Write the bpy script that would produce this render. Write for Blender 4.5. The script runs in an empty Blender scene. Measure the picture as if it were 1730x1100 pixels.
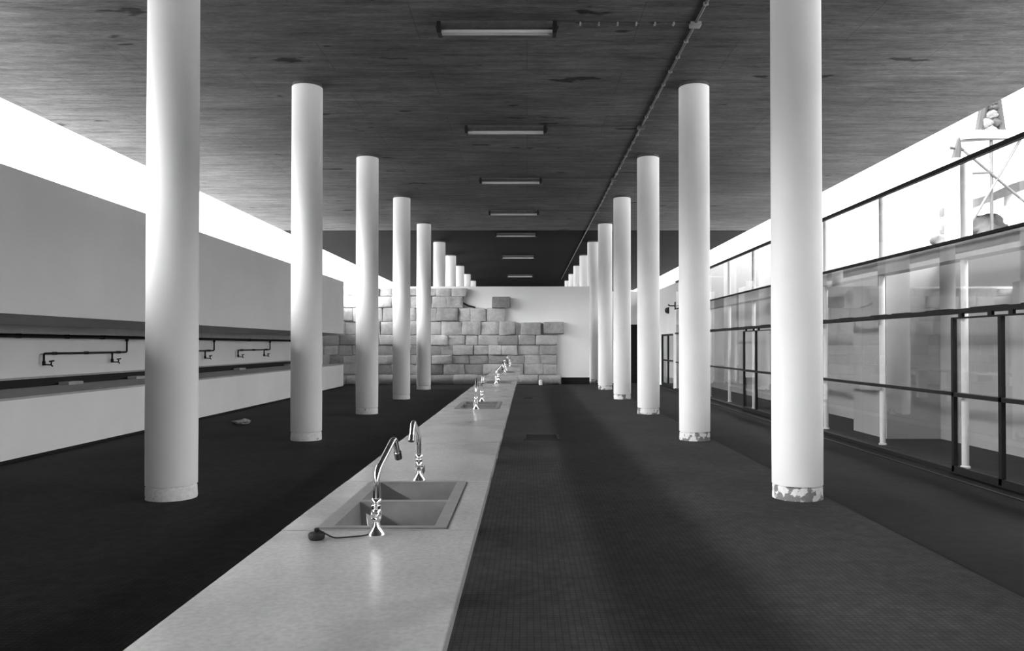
import bpy, bmesh, math, random
from mathutils import Vector, Matrix, noise

random.seed(7)
C = bpy.context.scene.collection
PI = math.pi
EYE, F = 1.5, 1345.0
VX, VY = 890.0, 583.0
SUN = (-.82, -.38, .42)
SKY = (5.2, 25.0, .25)
HAZE = (.05, .47)
EXPO = 1.28

# ------------------------------------------------------------------ materials
def new_mat(name):
    m = bpy.data.materials.new(name)
    m.use_nodes = True
    nt = m.node_tree
    nt.nodes.clear()
    out = nt.nodes.new('ShaderNodeOutputMaterial')
    return m, nt, out

def coords(nt, scale=(1, 1, 1)):
    tc = nt.nodes.new('ShaderNodeTexCoord')
    mp = nt.nodes.new('ShaderNodeMapping')
    mp.inputs['Scale'].default_value = scale
    nt.links.new(tc.outputs['Object'], mp.inputs['Vector'])
    return mp.outputs['Vector']

def nz(nt, vec, scale=5, detail=4, rough=.55):
    n = nt.nodes.new('ShaderNodeTexNoise')
    n.inputs['Scale'].default_value = scale
    n.inputs['Detail'].default_value = detail
    n.inputs['Roughness'].default_value = rough
    nt.links.new(vec, n.inputs['Vector'])
    return n.outputs['Fac']

def ramp(nt, fac, a, b, p0=.3, p1=.7):
    r = nt.nodes.new('ShaderNodeValToRGB')
    r.color_ramp.elements[0].position = p0
    r.color_ramp.elements[1].position = p1
    r.color_ramp.elements[0].color = (a, a, a, 1)
    r.color_ramp.elements[1].color = (b, b, b, 1)
    nt.links.new(fac, r.inputs['Fac'])
    return r.outputs['Color']

def mul(nt, a, b, fac=1.0):
    m = nt.nodes.new('ShaderNodeMix')
    m.data_type = 'RGBA'
    m.blend_type = 'MULTIPLY'
    m.inputs[0].default_value = fac
    nt.links.new(a, m.inputs[6])
    nt.links.new(b, m.inputs[7])
    return m.outputs[2]

def bsdf(nt, out, col, rough=.6, metal=0., bump=None, bstr=.3, bdist=.01, spec=.5):
    p = nt.nodes.new('ShaderNodeBsdfPrincipled')
    if isinstance(col, (int, float)):
        p.inputs['Base Color'].default_value = (col, col, col, 1)
    else:
        nt.links.new(col, p.inputs['Base Color'])
    p.inputs['Roughness'].default_value = rough
    p.inputs['Metallic'].default_value = metal
    p.inputs['Specular IOR Level'].default_value = spec
    if bump is not None:
        b = nt.nodes.new('ShaderNodeBump')
        b.inputs['Strength'].default_value = bstr
        b.inputs['Distance'].default_value = bdist
        nt.links.new(bump, b.inputs['Height'])
        nt.links.new(b.outputs['Normal'], p.inputs['Normal'])
    nt.links.new(p.outputs['BSDF'], out.inputs['Surface'])
    return p

def plain(name, lo, hi, scale=6, rough=.6, metal=0., bstr=.15, spec=.5, stretch=(1, 1, 1)):
    m, nt, out = new_mat(name)
    v = coords(nt, stretch)
    f = nz(nt, v, scale)
    bsdf(nt, out, ramp(nt, f, lo, hi), rough, metal, f, bstr, .004, spec)
    return m

def ceiling_mat(name, k):
    m, nt, out = new_mat(name)
    streak = nz(nt, coords(nt, (.7, 5, 1)), 1.5, 8, .75)      # board marks run across the hall
    fine = nz(nt, coords(nt, (4, 22, 1)), 2.2, 6, .75)
    big = nz(nt, coords(nt, (.5, .5, .5)), .55, 3)
    col = mul(nt, ramp(nt, streak, .42 * k, 1.25 * k, .3, .7), ramp(nt, fine, .6, 1.15, .32, .68))
    col = mul(nt, col, ramp(nt, big, .62, 1.12, .3, .7))
    stain = nz(nt, coords(nt, (1.1, 2.6, 1)), .95, 3, .55)
    col = mul(nt, col, ramp(nt, stain, .3, 1, .29, .325))
    br = nt.nodes.new('ShaderNodeTexBrick')                    # joints between the shuttering boards
    br.inputs['Color1'].default_value = (1, 1, 1, 1)
    br.inputs['Color2'].default_value = (.88, .88, .88, 1)
    br.inputs['Mortar'].default_value = (.62, .62, .62, 1)
    br.inputs['Scale'].default_value = 1
    br.inputs['Brick Width'].default_value = 2.9
    br.inputs['Row Height'].default_value = 1.2
    br.inputs['Mortar Size'].default_value = .008
    br.inputs['Mortar Smooth'].default_value = .3
    br.offset = .5
    nt.links.new(coords(nt), br.inputs['Vector'])
    col = mul(nt, col, br.outputs['Color'], .8)
    bsdf(nt, out, col, .9, 0, streak, .3, .01, .03)
    return m

def floor_mat(name, lo, hi, ribs=True):
    m, nt, out = new_mat(name)
    v = coords(nt)
    big = nz(nt, v, .7, 5)
    fine = nz(nt, v, 9, 4)
    col = mul(nt, ramp(nt, big, lo, hi, .3, .7), ramp(nt, fine, .75, 1.2, .3, .7))
    h = fine
    if ribs:
        br = nt.nodes.new('ShaderNodeTexBrick')                # small studded ribs running down the hall
        br.offset = 0
        br.inputs['Scale'].default_value = 1
        br.inputs['Brick Width'].default_value = .037
        br.inputs['Row Height'].default_value = .037
        br.inputs['Mortar Size'].default_value = .005
        br.inputs['Mortar Smooth'].default_value = .6
        br.inputs['Color1'].default_value = (1, 1, 1, 1)
        br.inputs['Color2'].default_value = (.82, .82, .82, 1)
        br.inputs['Mortar'].default_value = (.5, .5, .5, 1)
        nt.links.new(v, br.inputs['Vector'])
        col = mul(nt, col, br.outputs['Color'], .9)
    bsdf(nt, out, col, .7, 0, h, .25, .006, .06)
    return m

def marble_mat(name):
    m, nt, out = new_mat(name)
    v = coords(nt, (1, .6, 1))
    a = nz(nt, v, 1.7, 8, .62)
    b = nz(nt, coords(nt, (1, 1, 1)), 60, 2)
    w = nt.nodes.new('ShaderNodeTexWave')
    w.inputs['Scale'].default_value = .55
    w.inputs['Distortion'].default_value = 9
    w.inputs['Detail'].default_value = 5
    w.inputs['Detail Scale'].default_value = 1.4
    nt.links.new(coords(nt, (.5, 1.2, 1)), w.inputs['Vector'])
    col = mul(nt, ramp(nt, a, .23, .34, .28, .72), ramp(nt, w.outputs['Fac'], .85, 1.0, .0, .2))
    col = mul(nt, col, ramp(nt, b, .9, 1.08, .3, .7))
    bsdf(nt, out, col, .24, 0, b, .02, .001, .3)
    return m

def stone_mat(name):
    m, nt, out = new_mat(name)
    v = coords(nt)
    a = nz(nt, v, 1.1, 4)
    b = nz(nt, v, 9, 6, .7)
    col = mul(nt, ramp(nt, a, .36, .54, .3, .7), ramp(nt, b, .78, 1.12, .3, .7))
    oi = nt.nodes.new('ShaderNodeVertexColor')
    oi.layer_name = 'tone'
    col = mul(nt, col, oi.outputs['Color'])
    bsdf(nt, out, col, .9, 0, b, .6, .03, .15)
    return m

def plaster_mat(name, lo, hi):
    m, nt, out = new_mat(name)
    v = coords(nt)
    a = nz(nt, v, .8, 4)
    b = nz(nt, v, 40, 3)
    bsdf(nt, out, ramp(nt, a, lo, hi), .75, 0, b, .08, .004, .25)
    return m

def worn_base_mat(name, thr):
    m, nt, out = new_mat(name)
    a = nz(nt, coords(nt, (1, 1, 1.3)), 7, 5, .6)
    b = nz(nt, coords(nt), 30, 3)
    col = mul(nt, ramp(nt, a, .22, .78, thr - .02, thr + .02), ramp(nt, b, .85, 1.05))
    bsdf(nt, out, col, .8, 0, a, .4, .01, .2)
    return m

def glass_mat(name):
    m, nt, out = new_mat(name)
    fr = nt.nodes.new('ShaderNodeFresnel')
    ge = nt.nodes.new('ShaderNodeNewGeometry')                 # same reflectance on both faces of the thin pane
    mr = nt.nodes.new('ShaderNodeMapRange')
    mr.inputs['To Min'].default_value = 1.5
    mr.inputs['To Max'].default_value = 1 / 1.5
    nt.links.new(ge.outputs['Backfacing'], mr.inputs['Value'])
    nt.links.new(mr.outputs[0], fr.inputs['IOR'])
    t = nt.nodes.new('ShaderNodeBsdfTransparent')
    t.inputs['Color'].default_value = (.94, .94, .94, 1)
    g = nt.nodes.new('ShaderNodeBsdfGlossy')
    g.inputs['Roughness'].default_value = .003
    mx = nt.nodes.new('ShaderNodeMixShader')
    nt.links.new(fr.outputs[0], mx.inputs[0])
    nt.links.new(t.outputs[0], mx.inputs[1])
    nt.links.new(g.outputs[0], mx.inputs[2])
    nt.links.new(mx.outputs[0], out.inputs['Surface'])
    return m

M = dict(
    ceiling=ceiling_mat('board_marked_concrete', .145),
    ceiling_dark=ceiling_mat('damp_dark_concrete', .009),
    floor=floor_mat('dark_ribbed_floor', .029, .050),
    floor_low=floor_mat('dark_smooth_floor', .010, .018, False),
    marble=marble_mat('polished_grey_marble'),
    sink=plain('grey_cut_stone', .13, .19, 9, .5),
    white=plaster_mat('white_paint', .87, .92),
    column=plaster_mat('column_white_paint', .70, .77),
    offwhite=plaster_mat('chalky_white_plaster', .80, .86),
    stone=stone_mat('granite_rubble'),
    mortar=plain('grey_mortar', .3, .4, 8, .9),
    base_worn=worn_base_mat('flaking_base_paint', .49),
    base_clean=worn_base_mat('lightly_marked_base_paint', .36),
    dark=plain('black_painted_steel', .008, .014, 12, .55, 0., .15, .2),
    neck=plain('dark_joint_filler', .04, .07, 10, .8),
    housing=plain('dark_lamp_metal', .05, .08, 12, .5),
    tube=plain('unlit_tube_glass', .42, .5, 3, .3),
    chrome=plain('chrome', .78, .85, 2, .07, 1.0, 0.0),
    chrome_dark=plain('dulled_chrome', .2, .3, 20, .25, 1.0, 0.0),
    rubber=plain('black_rubber', .012, .02, 20, .6, 0., .15, .2),
    greyconc=plain('grey_concrete', .26, .34, 5, .8),
    trough=plain('wet_grey_cement', .36, .44, 5, .7),
    conduit=plain('grey_conduit', .05, .08, 10, .6),
    clip=plain('pale_clip', .16, .22, 10, .5),
    yard=plain('dark_yard_paving', .022, .04, 3, .85),
    earth=plain('pale_dry_ground', .25, .32, .5, .95),
    rock=plain('weathered_rock', .03, .06, 3, .9, 0, .5),
    timber=plain('dark_weathered_timber', .006, .014, 8, .85, 0, .3, .3, (1, 1, .2)),
    steel=plain('pale_galvanised_steel', .03, .05, 6, .5),
    pale=plain('pale_grey_steel_paint', .42, .5, 6, .5),
    felt=plain('grey_roof_felt', .34, .4, 4, .9),
    yardwall=plaster_mat('grey_white_yard_plaster', .40, .48),
    paper=plain('crumpled_pale_paper', .25, .5, 12, .8),
    glass=glass_mat('window_glass'),
)

# ------------------------------------------------------------------ mesh helpers
def box(bm, x0, x1, y0, y1, z0, z1, bev=0.0):
    r = bmesh.ops.create_cube(bm, size=1)
    vs = r['verts']
    for v in vs:
        v.co = Vector(((x0 + x1) / 2 + v.co.x * (x1 - x0), (y0 + y1) / 2 + v.co.y * (y1 - y0), (z0 + z1) / 2 + v.co.z * (z1 - z0)))
    if bev > 0:
        es = list({e for v in vs for e in v.link_edges})
        bmesh.ops.bevel(bm, geom=es, offset=bev, segments=2, profile=.5, affect='EDGES')

def lathe(bm, prof, n=32, mat=None):
    """prof: [(r, z)] bottom to top, closed with caps."""
    rings = []
    for r, z in prof:
        ring = []
        for i in range(n):
            a = 2 * PI * i / n
            co = Vector((r * math.cos(a), r * math.sin(a), z))
            if mat: co = mat @ co
            ring.append(bm.verts.new(co))
        rings.append(ring)
    for a, b in zip(rings, rings[1:]):
        for i in range(n):
            bm.faces.new((a[i], a[(i + 1) % n], b[(i + 1) % n], b[i]))
    bm.faces.new(list(reversed(rings[0])))
    bm.faces.new(rings[-1])

def tube(bm, pts, r, n=16, radii=None):
    pts = [Vector(p) for p in pts]
    rings = []
    up = None
    for i, p in enumerate(pts):
        if i == 0: t = pts[1] - pts[0]
        elif i == len(pts) - 1: t = pts[-1] - pts[-2]
        else: t = (pts[i + 1] - p).normalized() + (p - pts[i - 1]).normalized()
        t.normalize()
        if up is None:
            up = Vector((0, 0, 1)) if abs(t.z) < .9 else Vector((1, 0, 0))
        side = t.cross(up).normalized()
        up = side.cross(t).normalized()
        rr = radii[i] if radii else r
        rings.append([bm.verts.new(p + side * rr * math.cos(2 * PI * k / n) + up * rr * math.sin(2 * PI * k / n)) for k in range(n)])
    for a, b in zip(rings, rings[1:]):
        for k in range(n):
            bm.faces.new((a[k], a[(k + 1) % n], b[(k + 1) % n], b[k]))
    bm.faces.new(list(reversed(rings[0])))
    bm.faces.new(rings[-1])

def prism_y(bm, prof, y0, y1):
    """prof: [(x, z)] outline, extruded along Y."""
    a = [bm.verts.new((x, y0, z)) for x, z in prof]
    b = [bm.verts.new((x, y1, z)) for x, z in prof]
    n = len(prof)
    bm.faces.new(a)
    bm.faces.new(list(reversed(b)))
    for i in range(n):
        bm.faces.new((a[i], b[i], b[(i + 1) % n], a[(i + 1) % n]))

def slab_holes(bm, xs, ys, holes, z0, z1):
    nx, ny = len(xs) - 1, len(ys) - 1
    solid = lambda i, j: 0 <= i < nx and 0 <= j < ny and (i, j) not in holes
    vt = {}
    def V(i, j, k):
        if (i, j, k) not in vt: vt[i, j, k] = bm.verts.new((xs[i], ys[j], (z0, z1)[k]))
        return vt[i, j, k]
    for i in range(nx):
        for j in range(ny):
            if not solid(i, j): continue
            bm.faces.new((V(i, j, 1), V(i + 1, j, 1), V(i + 1, j + 1, 1), V(i, j + 1, 1)))
            bm.faces.new((V(i, j, 0), V(i, j + 1, 0), V(i + 1, j + 1, 0), V(i + 1, j, 0)))
            if not solid(i - 1, j): bm.faces.new((V(i, j, 0), V(i, j, 1), V(i, j + 1, 1), V(i, j + 1, 0)))
            if not solid(i + 1, j): bm.faces.new((V(i + 1, j, 0), V(i + 1, j + 1, 0), V(i + 1, j + 1, 1), V(i + 1, j, 1)))
            if not solid(i, j - 1): bm.faces.new((V(i, j, 0), V(i + 1, j, 0), V(i + 1, j, 1), V(i, j, 1)))
            if not solid(i, j + 1): bm.faces.new((V(i, j + 1, 0), V(i, j + 1, 1), V(i + 1, j + 1, 1), V(i + 1, j + 1, 0)))

def obj(name, bm, mat, parent=None, smooth=False, fix=True):
    if fix: bmesh.ops.recalc_face_normals(bm, faces=bm.faces[:])
    me = bpy.data.meshes.new(name)
    bm.to_mesh(me)
    bm.free()
    me.materials.append(M[mat])
    if smooth:
        me.polygons.foreach_set('use_smooth', [True] * len(me.polygons))
        me.set_sharp_from_angle(angle=math.radians(40))
    o = bpy.data.objects.new(name, me)
    C.objects.link(o)
    if parent: o.parent = parent
    return o

def bx(name, mat, dims, parent=None, bev=0.0):
    bm = bmesh.new()
    box(bm, *dims, bev)
    return obj(name, bm, mat, parent)

def tag(o, label, cat, group=None):
    o['label'] = label
    o['category'] = cat
    o['kind'] = 'thing'
    if group: o['group'] = group
    return o

def thing(name, label, cat, loc=(0, 0, 0), rz=0, group=None):
    o = bpy.data.objects.new(name, None)
    C.objects.link(o)
    o.location = loc
    o.rotation_euler = (0, 0, rz)
    o.empty_display_size = .2
    return tag(o, label, cat, group)

def struct(o, label=None):
    o['kind'] = 'structure'
    if label: o['label'] = label
    return o

def copy_tree(o, parent=None):
    c = o.copy()
    C.objects.link(c)
    if parent: c.parent = parent
    for ch in list(o.children):
        copy_tree(ch, c)
    return c

NB = bmesh.new

# ------------------------------------------------------------------ setting
STEP = 2.95
RF = -.10            # lower floor beside the glazing
CEIL = 5.66
GX = 5.40            # glazing plane
JOINT = 28.8

struct(bx('floor', 'floor', (-8.5, STEP, -45, 60, -.4, 0)), 'dark ribbed floor')
struct(bx('floor_lower', 'floor_low', (STEP, 5.6, -45, 60, -.5, RF)), 'dark smooth floor one step lower by the glazing')
struct(bx('trim_1', 'greyconc', (STEP, STEP + .012, -45, 31, RF, -.012)))
struct(bx('floor_yard', 'yard', (5.6, 7.3, -45, 60, -.5, RF - .002)), 'dark paving of the narrow yard')
struct(bx('floor_outside', 'earth', (7.3, 80, -60, 120, -.5, RF - .004)))
struct(bx('floor_outside', 'earth', (-80, -8.5, -60, 120, -.5, RF - .004)))
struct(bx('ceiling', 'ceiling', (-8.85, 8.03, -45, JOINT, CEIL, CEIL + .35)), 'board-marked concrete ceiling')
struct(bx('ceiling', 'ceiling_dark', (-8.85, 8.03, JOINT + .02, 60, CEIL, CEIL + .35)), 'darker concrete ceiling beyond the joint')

# end wall
struct(bx('wall_back', 'white', (-12, 2.41, 30.62, 31.5, 0, 3.76)), 'white end wall behind the stone ruin')
struct(bx('baseboard_back', 'dark', (1.34, 2.41, 30.58, 30.62, 0, .26)))
struct(bx('wall_front', 'greyconc', (-8.5, 7.07, -45.3, -45, -.2, CEIL)))
struct(bx('wall_far', 'neck', (-9, 7.3, 60, 60.3, -.2, CEIL)))
# set-back end wall behind the glazing-side columns, with a doorway
bm = NB()
box(bm, 2.9, 4.12, 33.5, 33.8, RF, 3.76)
box(bm, 4.74, 5.4, 33.5, 33.8, RF, 3.76)
box(bm, 4.12, 4.74, 33.5, 33.8, 2.37, 3.76)
struct(obj('wall_back_recess', bm, 'offwhite'))
d = struct(bx('door_4', 'dark', (4.12, 4.74, 33.62, 33.68, RF, 2.37)), 'dark closed door')  # black panel fills the opening as its darkness; the handle is added
lever = NB(); tube(lever, [(4.2, 33.62, 1.0), (4.2, 33.57, 1.0), (4.32, 33.57, 1.0)], .01, 8)
obj('door_handle', lever, 'chrome_dark', d)
# solid wall closing the glazing
bm = NB()
y0, y1 = 29.35, 32.0
box(bm, GX, GX + .2, 28.75, y0, RF, 3.76)
box(bm, GX, GX + .2, y1, 33.5, RF, 3.76)
box(bm, GX, GX + .2, y0, y1, 1.93, 3.76)
struct(obj('wall_right_end', bm, 'offwhite'))

# left wall: hanging panel, soffit, back wall
LX = -6.54
LEND = 28.4
struct(bx('wall_left', 'offwhite', (LX - .2, LX, -45, LEND, 1.9, 3.76)), 'white upper panel above the troughs')
bm = NB()
prism_y(bm, [(LX - .02, 1.90), (-7.6, 1.80), (-7.6, 1.68), (-8.3, 1.68), (-8.3, 2.0), (LX - .02, 1.95)], -45, LEND)
struct(obj('trim_2', bm, 'pale'), 'grey concrete soffit under the white panel')
struct(bx('wall_left_back', 'offwhite', (-8.5, -7.9, -45, LEND + .2, .99, 1.72)), 'white recessed wall behind the pipes')
struct(bx('trim_3', 'trough', (-7.9, -7.85, -45, LEND + .1, .965, .995)))

struct(bx('wall_left_end', 'offwhite', (-8.1, -7.8, LEND + .2, 30.42, 0, 3.6)))  # unseen wall, placed and sized to shade the left end of the stonework
struct(bx('ceiling_canopy', 'felt', (-13, LX - .2, -45, LEND, 3.62, 3.75)), 'flat roof over the troughs')  # added out of view to throw sky light up at the ceiling edge
# outer yard wall, with a pier
bm = NB()
box(bm, 7.07, 7.3, -45, 60, RF, 2.9)
struct(obj('wall_right', bm, 'yardwall'), 'white yard wall outside the glazing')
struct(bx('wall_right_pier', 'yardwall', (6.15, 7.068, 13.62, 15.0, RF, 2.88)))

# ------------------------------------------------------------------ stone ruin
def add_stone(bm, x0, x1, z0, z1, yf, yb, lay, rough=.045, bulge=0.):
    r = bmesh.ops.create_cube(bm, size=1)
    vs = r['verts']
    g = .006
    for v in vs:
        v.co = Vector(((x0 + x1) / 2 + v.co.x * (x1 - x0 - g), (yf + yb) / 2 + v.co.y * (yb - yf), (z0 + z1) / 2 + v.co.z * (z1 - z0 - g)))
        v.co += Vector((random.uniform(-1, 1) * .025, 0, random.uniform(-1, 1) * .02))
    es = list({e for v in vs for e in v.link_edges})
    rb = bmesh.ops.bevel(bm, geom=es, offset=min(.028, (z1 - z0) * .12), segments=2, profile=.5, affect='EDGES')
    fs = set(rb['faces'])
    for v in rb['verts']: fs.update(v.link_faces)
    front = [f for f in fs if f.normal.y < -.9 or f.calc_area() > .05]
    sub = bmesh.ops.subdivide_edges(bm, edges=list({e for f in front for e in f.edges if e.calc_length() > .12}), cuts=3, use_grid_fill=True)
    allv = set()
    for f in fs:
        if f.is_valid: allv.update(f.verts)
    for e in sub['geom']:
        if isinstance(e, bmesh.types.BMVert): allv.add(e)
    cx, cz = (x0 + x1) / 2, (z0 + z1) / 2
    tone = random.choice((.88, .92, .96, 1, 1, 1.04, .8))
    off = Vector((random.random() * 9, 3, random.random() * 9))
    for v in allv:
        if not v.is_valid: continue
        n = noise.noise(v.co * 2.6 + off) * .6 + noise.noise(v.co * 7 + off) * .4
        if v.co.y < (yf + yb) / 2:
            v.co.y -= n * rough * 1.6
            if bulge:
                v.co.y -= bulge * max(0, 1 - ((v.co.z - cz) / (z1 - z0) * 1.8) ** 2)
        v.co.x += n * rough * .25
        v.co.z += noise.noise(v.co * 3 - off) * rough * .25
        for f in v.link_faces:
            for l in f.loops: l[lay] = (tone, tone, tone, 1)

YS = 30.4
px2x = lambda px: (px - VX) * YS / F
px2z = lambda py: EYE + (VY - py) * YS / F
bm = NB()
lay = bm.loops.layers.color.new('tone')
bmm = NB()
rows = [  # y top, y bottom, right end in the picture's scale
    (487, 500, 789, 728), (500, 520, 782, 728), (520, 543, 853, 0), (543, 566, 871, 0),
    (566, 583, 941, 0), (583, 600, 941, 0), (600, 615, 941, 0), (615, 633, 941, 0)]
XL = -11.5
for i, (ya, yb, xe, _) in enumerate(rows):
    z1, z0 = px2z(ya), px2z(yb)
    x = px2x(xe)
    while x > XL:
        w = random.uniform(.48, .86)
        yf = YS + random.uniform(-.03, .04)
        add_stone(bm, x - w, x, z0, z1, yf, YS + .215, lay)
        x -= w
    box(bmm, XL, px2x(xe) - .07, YS + .075, YS + .21, z0 - .01, z1 - .04)
x = px2x(947)
while x > XL:
    w = random.uniform(.7, 1.2)
    add_stone(bm, x - w, x, 0.0, px2z(633), YS - .12, YS + .215, lay, .04, .12)
    x -= w
box(bmm, XL, px2x(947) - .1, YS + .05, YS + .21, 0, px2z(633))
for a, b, ya, yb in ((831, 862, 501, 520), (880, 914, 544, 566), (919, 953, 544, 564)):
    add_stone(bm, px2x(a), px2x(b), px2z(yb), px2z(ya), YS - .04, YS + .215, lay, .03)
ruin = thing('stone_wall', 'ruined wall of squared granite blocks with a ragged stepped top', 'stone wall', (0, 0, 0))
obj('stonework', bm, 'stone', ruin, True)
obj('mortar', bmm, 'mortar', ruin)

bm = NB(); tube(bm, [(px2x(779), 30.5, px2z(510)), (px2x(790), 30.45, px2z(516)), (px2x(803), 30.42, px2z(519.5))], .035, 10)
tag(obj('iron_bar', bm, 'dark', None, True), 'short dark bar leaning against the topmost stones of the ruined wall', 'bar')

# ------------------------------------------------------------------ columns
COLY = [7.86 + 4.792 * k for k in range(10)]
order = ['', 'second ', 'third ', 'fourth ', 'fifth ', 'sixth ', 'seventh ', 'eighth ', 'ninth ', 'tenth ']
def make_column(base):
    t = thing('column', 'x', 'column')
    bm = NB()
    H = CEIL
    lathe(bm, [(.225, .136), (.241, .139), (.243, .6), (.242, 2.5), (.24, H - .06), (.235, H - .055)], 64)
    obj('shaft', bm, 'column', t, True)
    bm = NB()
    lathe(bm, [(.238, 0), (.24, .02), (.239, .06), (.236, .118), (.222, .127), (.222, .137)], 64)
    for v in bm.verts:
        if v.co.z > .01:
            n = noise.noise(v.co * 12)
            v.co.x *= 1 + n * .02
            v.co.y *= 1 + n * .02
    b = obj('base_band', bm, base, t, True)
    if base == 'base_worn': b['label'] = 'flaking dark-patched base'
    bm = NB()
    lathe(bm, [(.228, H - .056), (.228, H - .001)], 48)
    n = obj('neck', bm, 'neck', t, True)  # recessed neck coloured dark so it reads as a shadow gap
    n['label'] = 'dark joint under the ceiling'
    return t
pl, pr = make_column('base_clean'), make_column('base_worn')
for side, proto, X in (('l', pl, -3.50), ('r', pr, 2.665)):
    for k in range(10):
        o = proto if k == 0 else copy_tree(proto)
        o.location = (X, COLY[k], 0)
        o.rotation_euler.z = (1.3 * k + .4) if side == 'r' else 2.1 * k
        row = 'in the row nearer the water pipes' if side == 'l' else 'in the row nearer the glazing'
        if k == 0:
            lab = 'largest white round column ' + row
        elif k < 5:
            lab = order[k] + 'white round column from the largest, ' + row
        elif k == 5 and side == 'r':
            lab = 'white round column at the open end of the white end wall'
        else:
            lab = order[k] + 'white column ' + row + ', showing above the end wall'
        tag(o, lab, 'column', 'columns beside the pipe wall' if side == 'l' else 'columns beside the glazing')

# ------------------------------------------------------------------ fluorescent lamps
def make_lamp():
    t = thing('fluorescent_lamp', 'x', 'lamp')
    bm = NB()
    prism = [(-.10, 0), (.10, 0), (.10, -.035), (.045, -.07), (-.045, -.07), (-.10, -.035)]
    a = [bm.verts.new((-.72, y, z)) for y, z in prism]
    b = [bm.verts.new((.72, y, z)) for y, z in prism]
    bm.faces.new(a); bm.faces.new(list(reversed(b)))
    for i in range(6): bm.faces.new((a[i], b[i], b[(i + 1) % 6], a[(i + 1) % 6]))
    obj('housing', bm, 'housing', t)
    for s in (-1, 1):
        bm = NB(); box(bm, s * .745 - .03, s * .745 + .03, -.105, .105, -.15, 0, .012)
        e = obj('end_cap', bm, 'dark', t)
        bm = NB(); box(bm, s * .78 - .012, s * .78 + .012, -.03, .03, -.08, -.04, .004)
        obj('cable_gland', bm, 'dark', e)
    for s in (-1, 1):
        bm = NB(); tube(bm, [(-.715, s * .035, -.115), (.715, s * .035, -.115)], .023, 16)
        obj('tube', bm, 'tube', t, True)
    return t
lp = make_lamp()
LY = [10.25, 15.1, 19.8, 24.6, 29.5, 36.9, 47.0]
where = ['nearest the camera and largest, level with the junction box', 'second from the largest', 'third from the largest',
         'fourth from the largest', 'at the ceiling joint', 'on the dark ceiling just beyond the joint', 'lowest above the white end wall, smallest of all']
for i, y in enumerate(LY):
    o = lp if i == 0 else copy_tree(lp)
    o.location = (-.40 if i else -.385, y, CEIL)
    tag(o, 'unlit twin-tube ceiling lamp ' + where[i], 'lamp', 'ceiling lamps down the hall')

# conduit with clips and junction boxes
cd = thing('electrical_conduit', 'thin grey conduit with clips running along the concrete ceiling', 'conduit', (2.17, 0, CEIL - .001))
bm = NB(); tube(bm, [(0, -3, -.018), (0, 50, -.018)], .016, 10)
obj('trunk', bm, 'conduit', cd, True)
for i, y in enumerate(LY[:4]):
    bm = NB(); box(bm, -.07, .07, y - .1, y + .02, -.06, 0, .01)
    jb = obj('junction_box', bm, 'clip' if i == 0 else 'conduit', cd)
    bm = NB(); tube(bm, [(-.07, y - .04, -.015), (-1.75, y - .04, -.015)], .009, 8)
    obj('branch', bm, 'conduit', cd, True)
clip = None
def add_clip(x, y, rz):
    global clip
    if clip is None:
        bm = NB(); box(bm, -.03, .03, -.012, .012, -.04, 0, .006)
        clip = obj('clip', bm, 'clip', cd); c = clip
    else:
        c = clip.copy(); C.objects.link(c); c.parent = cd
    c.location = (x, y, 0); c.rotation_euler.z = rz
for k in range(6): add_clip(-.28 - .24 * k, LY[0] - .04, PI / 2)
y = 6.6
while y < 24:
    if min(abs(y - q) for q in LY) > .25: add_clip(0, y, 0)
    y += .6

# ------------------------------------------------------------------ wash counter
CZ = .83
CX0, CX1 = -.888, -.185
SX0, SX1 = -.763, -.294
SINKY = [(2.91 + 5.5 * k, 3.90 + 5.5 * k) for k in range(5)]
wc = thing('wash_counter', 'long grey marble wash counter running down the hall towards the ruined wall', 'counter', (0, 0, 0))
edges = [-1.2]
for a, b in SINKY:
    edges += [a - .02, b + .02, b + 1.53]
edges[-1] = 28.5
edges = [e for e in edges if e <= 28.5]
G = .0025
for a, b in zip(edges, edges[1:]):
    bm = NB()
    s = next((q for q in SINKY if abs(q[0] - .02 - a) < .001), None)
    if s:
        slab_holes(bm, [CX0, SX0 - .004, SX1 + .004, CX1], [a + G, s[0] - .004, s[1] + .004, b - G], {(1, 1)}, CZ - .04, CZ)
    else:
        box(bm, CX0, CX1, a + G, b - G, CZ - .04, CZ, .003)
    obj('slab', bm, 'marble', wc)
for y in [0.9 + 5.5 * k for k in range(6)] + [4.7 + 5.5 * k for k in range(5)]:
    if y < 28.2:
        bx('pedestal', 'greyconc', (-.68, -.42, y - .09, y + .09, 0, CZ - .04), wc)

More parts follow.
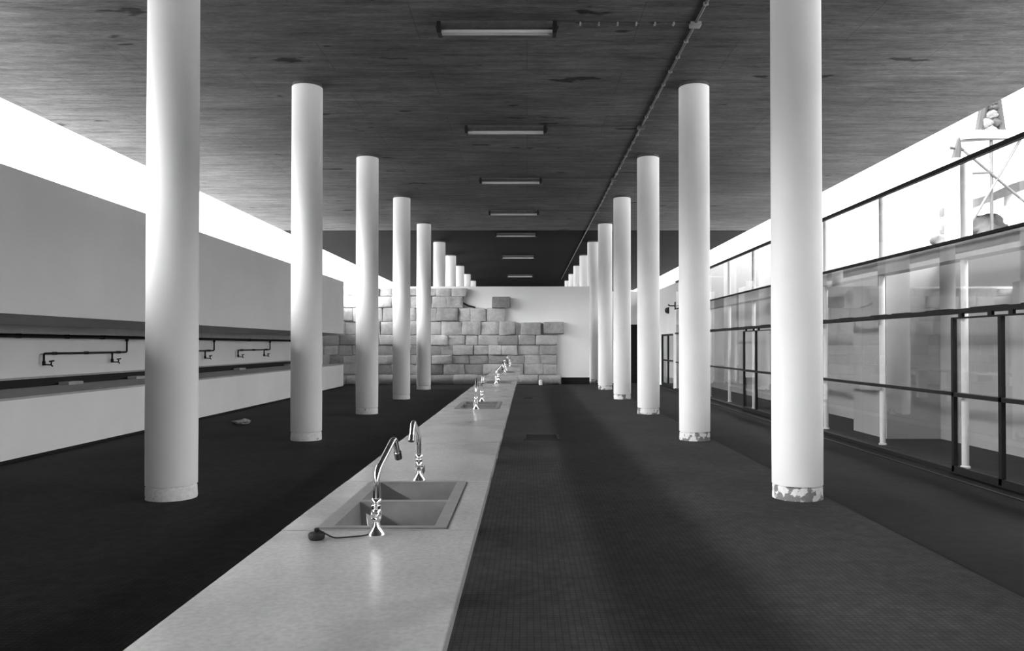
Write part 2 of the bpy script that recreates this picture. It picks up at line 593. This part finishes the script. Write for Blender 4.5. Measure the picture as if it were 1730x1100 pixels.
def make_sink():
    t = thing('sink', 'x', 'sink', (-.53, 3.405, CZ))
    L, W = (SINKY[0][1] - SINKY[0][0]) / 2, (SX1 - SX0) / 2
    xs = [-W, -W + .055, W - .045, W]
    ys = [-L, -L + .03, -.02, .02, L - .035, L]
    bm = NB()
    slab_holes(bm, xs, ys, {(1, 1), (1, 3)}, -.045, .006)
    obj('rim', bm, 'sink', t)
    for ya, yb in ((ys[1], ys[2]), (ys[3], ys[4])):
        bm = NB()
        xa, xb = xs[1], xs[2]
        d, tp, w = -.21, .02, .012
        def ring(x0, x1, y0, y1, z): return [bm.verts.new(p) for p in ((x0, y0, z), (x1, y0, z), (x1, y1, z), (x0, y1, z))]
        r0 = ring(xa, xb, ya, yb, -.002)
        r1 = ring(xa + tp, xb - tp, ya + tp, yb - tp, d)
        o1 = ring(xa + tp - w, xb - tp + w, ya + tp - w, yb - tp + w, d - w)
        o0 = ring(xa - w * .5, xb + w * .5, ya - w * .5, yb + w * .5, -.044)
        for p, q in ((r0, r1), (o1, o0), (o0, r0)):
            for i in range(4): bm.faces.new((p[i], p[(i + 1) % 4], q[(i + 1) % 4], q[i]))
        bm.faces.new(r1); bm.faces.new(list(reversed(o1)))
        bowl = obj('bowl', bm, 'sink', t)
        bm = NB()
        m = Matrix.Translation(((xa + xb) / 2, (ya + yb) / 2, d))
        lathe(bm, [(.035, 0.0005), (.035, .004), (.028, .005), (.024, .002)], 24, m)
        obj('drain', bm, 'chrome_dark', bowl, True)
    return t

def arc_pts(path, r, n=6):
    """rounds the corners of a polyline."""
    P = [Vector(p) for p in path]
    out = [P[0]]
    for a, b, c in zip(P, P[1:], P[2:]):
        u, v = (a - b).normalized(), (c - b).normalized()
        d = min(r, (a - b).length * .48, (c - b).length * .48)
        p, q = b + u * d, b + v * d
        for i in range(n + 1):
            s = i / n
            out.append(p * (1 - s) ** 2 + b * 2 * s * (1 - s) + q * s ** 2)
    out.append(P[-1])
    return out

def make_faucet():
    t = thing('faucet', 'x', 'faucet')
    bm = NB()
    lathe(bm, [(.030, 0), (.031, .004), (.029, .008), (.022, .018), (.016, .034), (.013, .048)], 32)
    obj('base', bm, 'chrome', t, True)
    bm = NB()
    lathe(bm, [(.012, .047), (.016, .052), (.019, .062), (.019, .084), (.015, .092)], 24)
    body = obj('valve_body', bm, 'chrome', t, True)
    bm = NB()
    m = Matrix.Translation((0, -.018, .073)) @ Matrix.Rotation(PI / 2, 4, 'X')
    lathe(bm, [(.011, -.004), (.016, .002), (.016, .012), (.012, .018), (.008, .016)], 24, m)
    obj('valve_cap', bm, 'chrome', body, True)
    bm = NB()
    # flat lever blade at the side
    pts = [(-.012, -.004, .066), (-.034, -.006, .080), (-.030, -.006, .040), (-.024, -.004, .028), (-.012, -.002, .040)]
    a = [bm.verts.new((x, y - .004, z)) for x, y, z in pts]
    b = [bm.verts.new((x, y + .005, z)) for x, y, z in pts]
    bm.faces.new(a); bm.faces.new(list(reversed(b)))
    for i in range(5): bm.faces.new((a[i], b[i], b[(i + 1) % 5], a[(i + 1) % 5]))
    obj('lever', bm, 'chrome', body)
    bm = NB()
    lathe(bm, [(.014, .090), (.017, .093), (.017, .104), (.014, .107), (.015, .110), (.019, .113), (.019, .124), (.014, .130)], 24)
    obj('collar', bm, 'chrome', t, True)
    bm = NB()
    path = arc_pts([(0, 0, .127), (0, 0, .222), (.024, .245, .318), (.030, .285, .245)], .055, 8)
    tube(bm, path, .0115, 20)
    sp = obj('spout', bm, 'chrome', t, True)
    bm = NB()
    d = (Vector(path[-1]) - Vector(path[-2])).normalized()
    tube(bm, [Vector(path[-1]) - d * .012, Vector(path[-1]) + d * .018], .0145, 18)
    obj('nozzle', bm, 'chrome_dark', sp, True)
    return t

sk, fc = make_sink(), make_faucet()
slab_pos = ['largest and nearest, on the marble counter', 'second along the counter from the largest', 'third along the counter from the largest',
            'fourth along the counter from the largest', 'at the counter end by the ruined wall']
fz = [(0, PI + .12), (.12, PI + .2), (-.25, PI + .5), (.3, PI), (.1, PI - .3)]
near = ['with the stopper cord tied at its foot', 'on the near side of the second sink from the largest', 'on the near side of the third sink from the largest',
        'on the near side of the fourth sink from the largest', 'on the near side of the last sink by the ruined wall']
far = ['on the far side of the largest sink', 'on the far side of the second sink from the largest', 'on the far side of the third sink from the largest',
       'on the far side of the fourth sink from the largest', 'at the very end of the counter by the ruined wall']
for k, (a, b) in enumerate(SINKY):
    o = sk if k == 0 else copy_tree(sk)
    o.location = (-.5285, (a + b) / 2, CZ)
    tag(o, 'double-bowl stone sink ' + slab_pos[k], 'sink', 'sinks along the wash counter')
    n1 = fc if k == 0 else copy_tree(fc)
    n1.location = (-.531, a - .095, CZ); n1.rotation_euler.z = fz[k][0]
    tag(n1, 'chrome swan-neck faucet ' + near[k], 'faucet', 'faucets along the wash counter')
    n2 = copy_tree(fc)
    n2.location = (-.534, b + .05, CZ); n2.rotation_euler.z = fz[k][1]
    tag(n2, 'chrome swan-neck faucet ' + far[k], 'faucet', 'faucets along the wash counter')

sp = thing('sink_stopper', 'black rubber sink stopper with a cord, lying on the marble by the nearest faucet', 'stopper', (-.725, 2.755, CZ))
bm = NB(); lathe(bm, [(.022, 0), (.027, .004), (.029, .018), (.026, .023), (.012, .025)], 28)
obj('plug', bm, 'rubber', sp, True)
bm = NB(); lathe(bm, [(.006, .024), (.008, .028), (.009, .036), (.005, .040)], 16)
obj('knob', bm, 'rubber', sp, True)
bm = NB()
tube(bm, arc_pts([(.004, 0, .034), (.035, -.004, .018), (.06, .0, .004), (.11, .018, .004), (.15, .034, .004), (.178, .05, .006), (.19, .06, .022)], .02, 4), .0026, 8)
obj('cord', bm, 'rubber', sp, True)

# ------------------------------------------------------------------ trough counter and pipes on the left
tc = thing('trough_counter', 'long white-fronted trough counter below the water pipes', 'counter', (LX, 0, 0))
bx('front_panel', 'offwhite', (-.12, 0, -44.9, LEND, .05, .80), tc)
bx('plinth', 'dark', (-.12, -.02, -44.9, LEND - .02, 0, .05), tc)
t_ = bx('top', 'trough', (-1.36, .004, -44.9, LEND + .004, .80, .83), tc)
bx('end_panel', 'offwhite', (-1.9, -.12, LEND - .12, LEND, .05, .80), tc)
bx('slot_back', 'rubber', (-1.40, -1.36, -44.9, LEND, .80, .962), tc)  # near-black strip painting in the shade inside the slot
for y in (13.55, 15.85, 21.5, 25.9):
    bx('block', 'trough', (-1.30, -1.12, y - .22, y + .22, .83, .885), tc, .01)

PX = -7.835
wp = thing('water_pipe', 'dark water pipe with hanging branches and taps along the white recessed wall', 'pipe', (PX, 0, 0))
PZ = 1.645
bm = NB(); tube(bm, [(0, -40, PZ), (0, LEND - .1, PZ)], .028, 12)
obj('main_pipe', bm, 'dark', wp, True)
for y in (12.3, 13.6, 14.75, 18.0, 22.5, 26.5):
    bm = NB(); box(bm, -.064, .03, y - .015, y + .015, PZ - .034, PZ + .034, .006)
    obj('bracket', bm, 'dark', wp)
def branch(ty):
    BZ = 1.365
    bm = NB()
    tube(bm, arc_pts([(0, ty, PZ - .01), (0, ty, BZ), (0, ty - 2.68, BZ), (0, ty - 2.68, 1.22)], .04, 4), .017, 10)
    tube(bm, [(0, ty - .55, BZ), (0, ty - .55, 1.22)], .017, 10)
    tube(bm, [(0, ty, PZ - .07), (0, ty, PZ - .02)], .03, 10)
    b = obj('branch_pipe', bm, 'dark', wp, True)
    for y in (ty - .28, ty - 1.4, ty - 2.35):
        bm = NB(); box(bm, -.064, .02, y - .007, y + .007, BZ - .024, BZ + .024, .003)
        obj('pipe_clip', bm, 'dark', b)
    for y in (ty - .55, ty - 2.68):
        bm = NB()
        tube(bm, [(0, y, 1.24), (0, y, 1.17)], .026, 10)
        tube(bm, [(0, y, 1.185), (.12, y, 1.18), (.145, y, 1.155)], .012, 10)
        tube(bm, [(.115, y, 1.18), (.125, y, 1.225)], .012, 8)
        tube(bm, [(.105, y - .03, 1.235), (.15, y + .03, 1.245)], .012, 8)
        obj('tap', bm, 'dark', b, True)
for ty in (15.6, 19.95, 24.3): branch(ty)

# ------------------------------------------------------------------ glazing
RT, R2, R3, R4 = 3.78, 2.81, 1.92, .885
T = .03
G0, G1 = -45.0, 28.75
struct(bx('trim_4', 'dark', (GX - T, GX + T, G0, G1, RT - .025, RT + .03)), 'dark top rail of the glazing')
struct(bx('trim_5', 'dark', (GX - T, GX + T, G0, G1, R2 - .015, R2 + .02)), 'dark upper transom of the glazing')
bm = NB(); box(bm, GX - .05, GX + .05, G0, G1, R3 - .03, R3 + .03)
random.seed(3)
y = 5.0
while y < 24:                                      # lumps of sealing tape along the sliding rail
    w = random.uniform(.15, .7)
    box(bm, GX - .052, GX + .01, y, y + w, R3 + .028, R3 + .04, .004)
    y += w + random.uniform(.1, .9)
struct(obj('trim_6', bm, 'dark'), 'dark sliding-door rail of the glazing')
struct(bx('trim_7', 'dark', (GX - T, GX + T, G0, G1, R4 - .022, R4 + .022)), 'dark middle rail of the glazing')
bm = NB(); box(bm, GX - .06, GX + .08, G0, G1, RF, RF + .05); box(bm, GX - .34, GX - .30, G0, G1, RF, RF + .012)
struct(obj('trim_8', bm, 'dark'), 'dark threshold and floor track of the glazing')
struct(bx('trim_9', 'pale', (5.60, 5.84, G0, G1, 2.62, 2.84)), 'pale steel beam behind the upper transom')

POSTY = [10.40 + 2.415 * k for k in range(8)]
post_names = ['largest, beside the near sliding door', 'second from the largest', 'third from the largest', 'fourth from the largest',
              'fifth from the largest, beside the far sliding door', 'sixth from the largest', 'seventh from the largest', 'smallest, beside the solid wall']
pp = None
for k, y in enumerate(POSTY):
    if pp is None:
        pp = thing('steel_post', 'x', 'post')
        bm = NB(); lathe(bm, [(.044, 0), (.044, 4.0)], 24)
        obj('shaft', bm, 'white', pp, True)
        bm = NB(); lathe(bm, [(.06, 0), (.06, .02), (.047, .03)], 24); obj('collar', bm, 'white', pp, True)
        o = pp
    else:
        o = copy_tree(pp)
    o.location = (5.72, y, RF)
    tag(o, 'slim white steel post behind the glass, ' + post_names[k], 'post', 'posts behind the glazing')

DOORS = [(6.8, 8.94, 9.96), (16.4, 18.5, 19.55)]
bays = [G0, -30, -15, -6, -1.63, .79, 3.2, 5.62, 8.03] + POSTY + [G1]
bays = [b for b in bays if b <= G1]
bays = sorted(set(round(b, 3) for b in bays))
for n, (a, b) in enumerate(zip(bays, bays[1:])):
    w = bpy.data.objects.new('window_%d' % (n + 1), None)
    C.objects.link(w); w.location = (GX, (a + b) / 2, 0); struct(w, 'glazed bay of the glass wall')
    c = (a + b) / 2
    def pane(ya, yb, za, zb):
        if yb - ya > .05: bx('pane', 'glass', (-.004, .004, ya - c + .003, yb - c - .003, za, zb), w)
    pane(a, b, R2 + .02, RT - .025)
    pane(a, b, R3 + .03, R2 - .015)
    segs = [(a, b)]
    for d0, d1, d2 in DOORS:
        ns = []
        for s0, s1 in segs:
            if d2 <= s0 or d0 >= s1: ns.append((s0, s1))
            else:
                if s0 < d0: ns.append((s0, d0))
                if s1 > d2: ns.append((d2, s1))
        segs = ns
    for s0, s1 in segs:
        pane(s0, s1, R4 + .022, R3 - .03)
        pane(s0, s1, RF + .05, R4 - .022)

for n, (d0, d1, d2) in enumerate(DOORS):
    d = bpy.data.objects.new('door_%d' % (n + 1), None)
    C.objects.link(d); d.location = (GX - .07, d1, RF)
    struct(d, 'glazed sliding door with dark steel frame')
    for ya, yb in ((d0, d1), (d1, d2)):
        ya, yb = ya - d1, yb - d1
        H = 1.945
        bm = NB()
        box(bm, -.025, .025, ya, ya + .03, .03, H)
        box(bm, -.025, .025, yb - (.055 if yb > 0 else .03), yb, .03, H)
        box(bm, -.02, .02, ya, yb, H - .02, H)
        box(bm, -.025, .025, ya, yb, .03, .10)
        box(bm, -.025, .025, ya, yb, R4 - RF - .025, R4 - RF + .025)
        lf = obj('leaf', bm, 'dark', d)
        bx('pane', 'glass', (-.004, .004, ya + .03, yb - .03, .10, R4 - RF - .025), lf)
        bx('pane', 'glass', (-.004, .004, ya + .03, yb - .03, R4 - RF + .025, H - .02), lf)
        for y in (ya + .2, yb - .2):
            bm = NB(); box(bm, -.018, .018, y - .04, y + .04, H, R3 - RF - .025)
            obj('hanger', bm, 'dark', d)

# far glazed door in the solid wall
d = bpy.data.objects.new('door_3', None); C.objects.link(d); d.location = (GX + .05, 29.35, RF)
struct(d, 'narrow glazed door with dark frame in the solid wall')
bm = NB()
W, H = 2.65, 2.03
for a, b in ((0, .1), (W * .5 - .05, W * .5 + .05), (W - .1, W)): box(bm, -.03, .03, a, b, 0, H)
for a, b in ((0, .12), (.98, 1.04), (H - .07, H)): box(bm, -.03, .03, 0, W, a, b)
obj('frame', bm, 'dark', d)
for a, b in ((.1, W * .5 - .05), (W * .5 + .05, W - .1)):
    bx('pane', 'glass', (-.004, .004, a, b, .12, .98), d)
    bx('pane', 'glass', (-.004, .004, a, b, 1.04, H - .07), d)

wl = thing('wall_lamp', 'small dark bulkhead lamp on the white wall above the narrow far door', 'lamp', (GX, 30.3, 2.82))
bm = NB(); box(bm, -.04, 0, -.13, .13, -.12, .12, .01); obj('back_plate', bm, 'dark', wl)
bm = NB(); m = Matrix.Rotation(-PI / 2, 4, 'Y'); lathe(bm, [(.10, .04), (.1, .09), (.07, .13), (.02, .145)], 20, m); obj('lens', bm, 'conduit', wl, True)
bk = thing('wall_bracket', 'dark angled steel bracket at the corner where the glazing meets the solid wall', 'bracket', (GX, 28.9, 2.93))
bm = NB(); box(bm, -.03, 0, -.05, .05, -.14, .14, .006); obj('plate', bm, 'dark', bk)
bm = NB(); tube(bm, [(-.02, 0, 0), (-.22, 0, 0), (-.26, 0, .05)], .025, 10); obj('arm', bm, 'dark', bk, True)

# ------------------------------------------------------------------ small things on the floor
ic = thing('inspection_cover', 'rectangular metal-framed inspection cover in the ribbed floor beside the counter', 'floor cover', (.24, 13.0, 0))
bm = NB(); slab_holes(bm, [-.29, -.25, .25, .29], [-.38, -.30, .30, .38], {(1, 1)}, .0, .006); obj('frame', bm, 'dark', ic)
bm = NB(); box(bm, -.25, .25, -.30, .30, 0, .003); obj('lid', bm, 'floor_low', ic)
fd = thing('floor_drain', 'small dark square floor drain beside the far end of the counter', 'drain', (.05, 22.6, 0))
bm = NB(); slab_holes(bm, [-.14, -.11, .11, .14], [-.14, -.11, .11, .14], {(1, 1)}, 0, .006); obj('frame', bm, 'dark', fd)
bm = NB()
for k in range(6): box(bm, -.11, .11, -.1 + k * .038, -.083 + k * .038, 0, .004)
obj('grate', bm, 'rubber', fd)

bm = NB()
bmesh.ops.create_icosphere(bm, subdivisions=3, radius=1)
for v in bm.verts:
    n = noise.noise(v.co * 1.7 + Vector((4, 1, 2))) * .5 + noise.noise(v.co * 4) * .3
    v.co = Vector((v.co.x * .15, v.co.y * .11, max(-.04, v.co.z * .055))) * (1 + n)
    v.co.z = max(0, v.co.z + .035)
o = obj('paper_scrap', bm, 'paper', None, False); o.location = (-5.42, 15.2, 0)
tag(o, 'crumpled scrap of pale paper on the dark floor near the trough counter', 'litter')
st = thing('pipe_stub', 'short pale pipe stub with a thin hose at the foot of the ruined wall', 'pipe', (.52, 29.95, 0))
bm = NB(); lathe(bm, [(.07, 0), (.07, .16), (.055, .19), (.03, .2)], 20); obj('cap', bm, 'white', st, True)
bm = NB(); tube(bm, [(-.05, 0, .03), (-.3, .02, .02), (-.7, .0, .02), (-.95, .05, .03)], .02, 8); obj('hose', bm, 'rubber', st, True)

# ------------------------------------------------------------------ beyond the yard wall
YT = 18.0
tx = lambda px: (px - VX) * YT / F
tz = lambda py: EYE + (VY - py) * YT / F
sc = thing('scaffold', 'pale braced steel scaffold carrying a white platform beyond the yard wall', 'scaffold', (0, YT, RF))
for x, y in ((tx(1617), 0), (tx(1677), 0), (tx(1760), 0), (tx(1617) * 1.089, 1.6), (tx(1800) * 1.089, 1.6)):
    bm = NB(); tube(bm, [(x, y, 0), (x, y, tz(222 if x < 10 else 232) - RF)], .035, 10); obj('standard', bm, 'steel', sc, True)
for a, b in (((1621, 248), (1735, 345)), ((1738, 212), (1636, 384)), ((1617, 294), (1677, 291)), ((1617, 238), (1760, 230))):
    bm = NB(); tube(bm, [(tx(a[0]), -.05, tz(a[1]) - RF), (tx(b[0]), -.05, tz(b[1]) - RF)], .03, 8); obj('brace', bm, 'steel', sc, True)
bm = NB(); box(bm, tx(1622), tx(1790), -.2, 1.8, tz(234) - RF, tz(222) - RF, .01); obj('platform', bm, 'white', sc)

def boulder(name, cx, cy, cz, rx, ry, rz, seed, mat='rock', parent=None, flat=None):
    bm = NB()
    bmesh.ops.create_icosphere(bm, subdivisions=4, radius=1)
    s = Vector((seed * 3.1, seed * 1.7, seed))
    for v in bm.verts:
        n = noise.noise(v.co * 1.3 + s) * .35 + noise.noise(v.co * 3.1 + s) * .15
        c = v.co * (1 + n)
        v.co = Vector((cx + c.x * rx, cy + c.y * ry, cz + c.z * rz))
        if flat is not None: v.co.z = max(flat, v.co.z)
    return obj(name, bm, mat, parent, True)

sh = thing('stone_cairn', 'dark tapering timber frame packed with stones, standing on the scaffold platform', 'cairn', (0, YT + .6, tz(222) + .07))
for (xa, xb, ya) in ((1681, 1694, 0), (1722, 1712, 0)):
    bm = NB(); tube(bm, [(tx(xa), 0, .02), (tx(xb), 0, tz(150) - tz(222))], .1, 8); obj('timber', bm, 'timber', sh)
for i, (px, py, r) in enumerate(((1702, 214, .16), (1696, 201, .15), (1708, 199, .15), (1702, 187, .15), (1703, 174, .13), (1704, 162, .12))):
    boulder('stone', tx(px), 0, tz(py) - tz(222), r, r, r * .75, i + 2, 'timber' if i in (2, 4) else 'rock', sh)
rb = thing('stone_heap', 'low heap of small stones on the scaffold platform', 'rubble', (0, YT + .5, tz(222) + .045))
for i, px in enumerate((1642, 1652, 1662, 1670)):
    boulder('stone', tx(px), 0, .035, .09, .09, .06, i + 11, 'timber', rb)

pil = thing('garden_pillar', 'tall white pillar with a dark knotted finial beyond the yard wall', 'pillar', (tx(1600), YT - .5, RF))
bx('shaft', 'white', (-.2, .2, -.2, .2, 0, tz(278) - RF), pil)
bm = NB()
z = tz(278) - RF
tube(bm, [(-.05, 0, z), (.0, 0, z + .25), (.03, 0, z + .5)], .07, 8, [.1, .08, .02])
tube(bm, [(-.17, 0, z + .27), (0, 0, z + .24), (.12, 0, z + .22)], .03, 8)
obj('finial', bm, 'timber', pil, True)

ro = thing('rock_shelter', 'sloping rock slab roof on boulders and a white pillar behind the scaffold', 'rock shelter', (0, YT + 3, RF))
bm = NB()
k = (YT + 3) / YT
box(bm, 0, 2.6 * k, -1, 1.5, -.12, .12)
bmesh.ops.subdivide_edges(bm, edges=bm.edges[:], cuts=5, use_grid_fill=True)
for v in bm.verts:
    n = noise.noise(v.co * 1.5)
    v.co.z += n * .12 + v.co.x * .38
    v.co.x += n * .1
    v.co += Vector((tx(1638) * k, 0, (tz(345) - EYE) * k + EYE - RF))
obj('roof_slab', bm, 'rock', ro, True)
X3, Z3 = tx(1697) * k, (tz(342) - EYE) * k + EYE - RF
bm = NB(); lathe(bm, [(.2, 0), (.2, Z3 - .2), (.3, Z3 - .18), (.3, Z3 + .25)], 24, Matrix.Translation((X3, -.6, 0))); obj('pillar', bm, 'white', ro, True)
for i, (px, py, r) in enumerate(((1606, 386, .5), (1600, 408, .6), (1608, 440, .8), (1650, 392, .8), (1690, 430, 1.0), (1650, 440, 1.0), (1730, 440, 1.0), (1610, 490, 1.1), (1690, 490, 1.4), (1610, 560, 1.4), (1700, 560, 1.6))):
    boulder('boulder', tx(px + 22) * k, 0.3, (tz(py) - EYE) * k + EYE - RF, r * .8, r * .8, r * .55, i + 31, 'rock', ro)

# ------------------------------------------------------------------ light and camera
w = bpy.data.worlds.new('overcast_sky')
bpy.context.scene.world = w
w.use_nodes = True
nt = w.node_tree
nt.nodes.clear()
out = nt.nodes.new('ShaderNodeOutputWorld')
bg = nt.nodes.new('ShaderNodeBackground')
bg.inputs['Strength'].default_value = 1.0
# overcast sky, brighter around the hidden sun on the pipe-wall side
tc_ = nt.nodes.new('ShaderNodeTexCoord')
dot = nt.nodes.new('ShaderNodeVectorMath'); dot.operation = 'DOT_PRODUCT'
dot.inputs[1].default_value = Vector(SUN).normalized()
nt.links.new(tc_.outputs['Generated'], dot.inputs[0])
mr = nt.nodes.new('ShaderNodeMapRange'); mr.interpolation_type = 'SMOOTHSTEP'
mr.inputs['From Min'].default_value = SKY[2]
mr.inputs['From Max'].default_value = 1.0
mr.inputs['To Min'].default_value = SKY[0]
mr.inputs['To Max'].default_value = SKY[1]
nt.links.new(dot.outputs['Value'], mr.inputs['Value'])
sp_ = nt.nodes.new('ShaderNodeSeparateXYZ')
nt.links.new(tc_.outputs['Generated'], sp_.inputs[0])
m2 = nt.nodes.new('ShaderNodeMapRange'); m2.interpolation_type = 'SMOOTHSTEP'   # hazier towards the horizon
m2.inputs['From Min'].default_value = 0.0
m2.inputs['From Max'].default_value = HAZE[1]
m2.inputs['To Min'].default_value = HAZE[0]
m2.inputs['To Max'].default_value = 1.0
nt.links.new(sp_.outputs['Z'], m2.inputs['Value'])
mm = nt.nodes.new('ShaderNodeMath'); mm.operation = 'MULTIPLY'
nt.links.new(mr.outputs[0], mm.inputs[0]); nt.links.new(m2.outputs[0], mm.inputs[1])
nt.links.new(mm.outputs[0], bg.inputs['Color'])
nt.links.new(bg.outputs[0], out.inputs['Surface'])

cam = bpy.data.cameras.new('camera')
cam.sensor_width = 36
cam.lens = 36 * F / 1730
cam.shift_x = -(VX - 865) / 1730
cam.shift_y = (33 - 16) / 1730
cam.clip_start = .05
cam.clip_end = 500
co = bpy.data.objects.new('camera', cam)
C.objects.link(co)
co.location = (0, 0, EYE)
co.rotation_euler = (math.radians(90 + .69), 0, 0)
S = bpy.context.scene
S.camera = co
S.view_settings.view_transform = 'Standard'
S.view_settings.look = 'None'
S.view_settings.gamma = 1
S.view_settings.use_curve_mapping = False
S.view_settings.exposure = EXPO
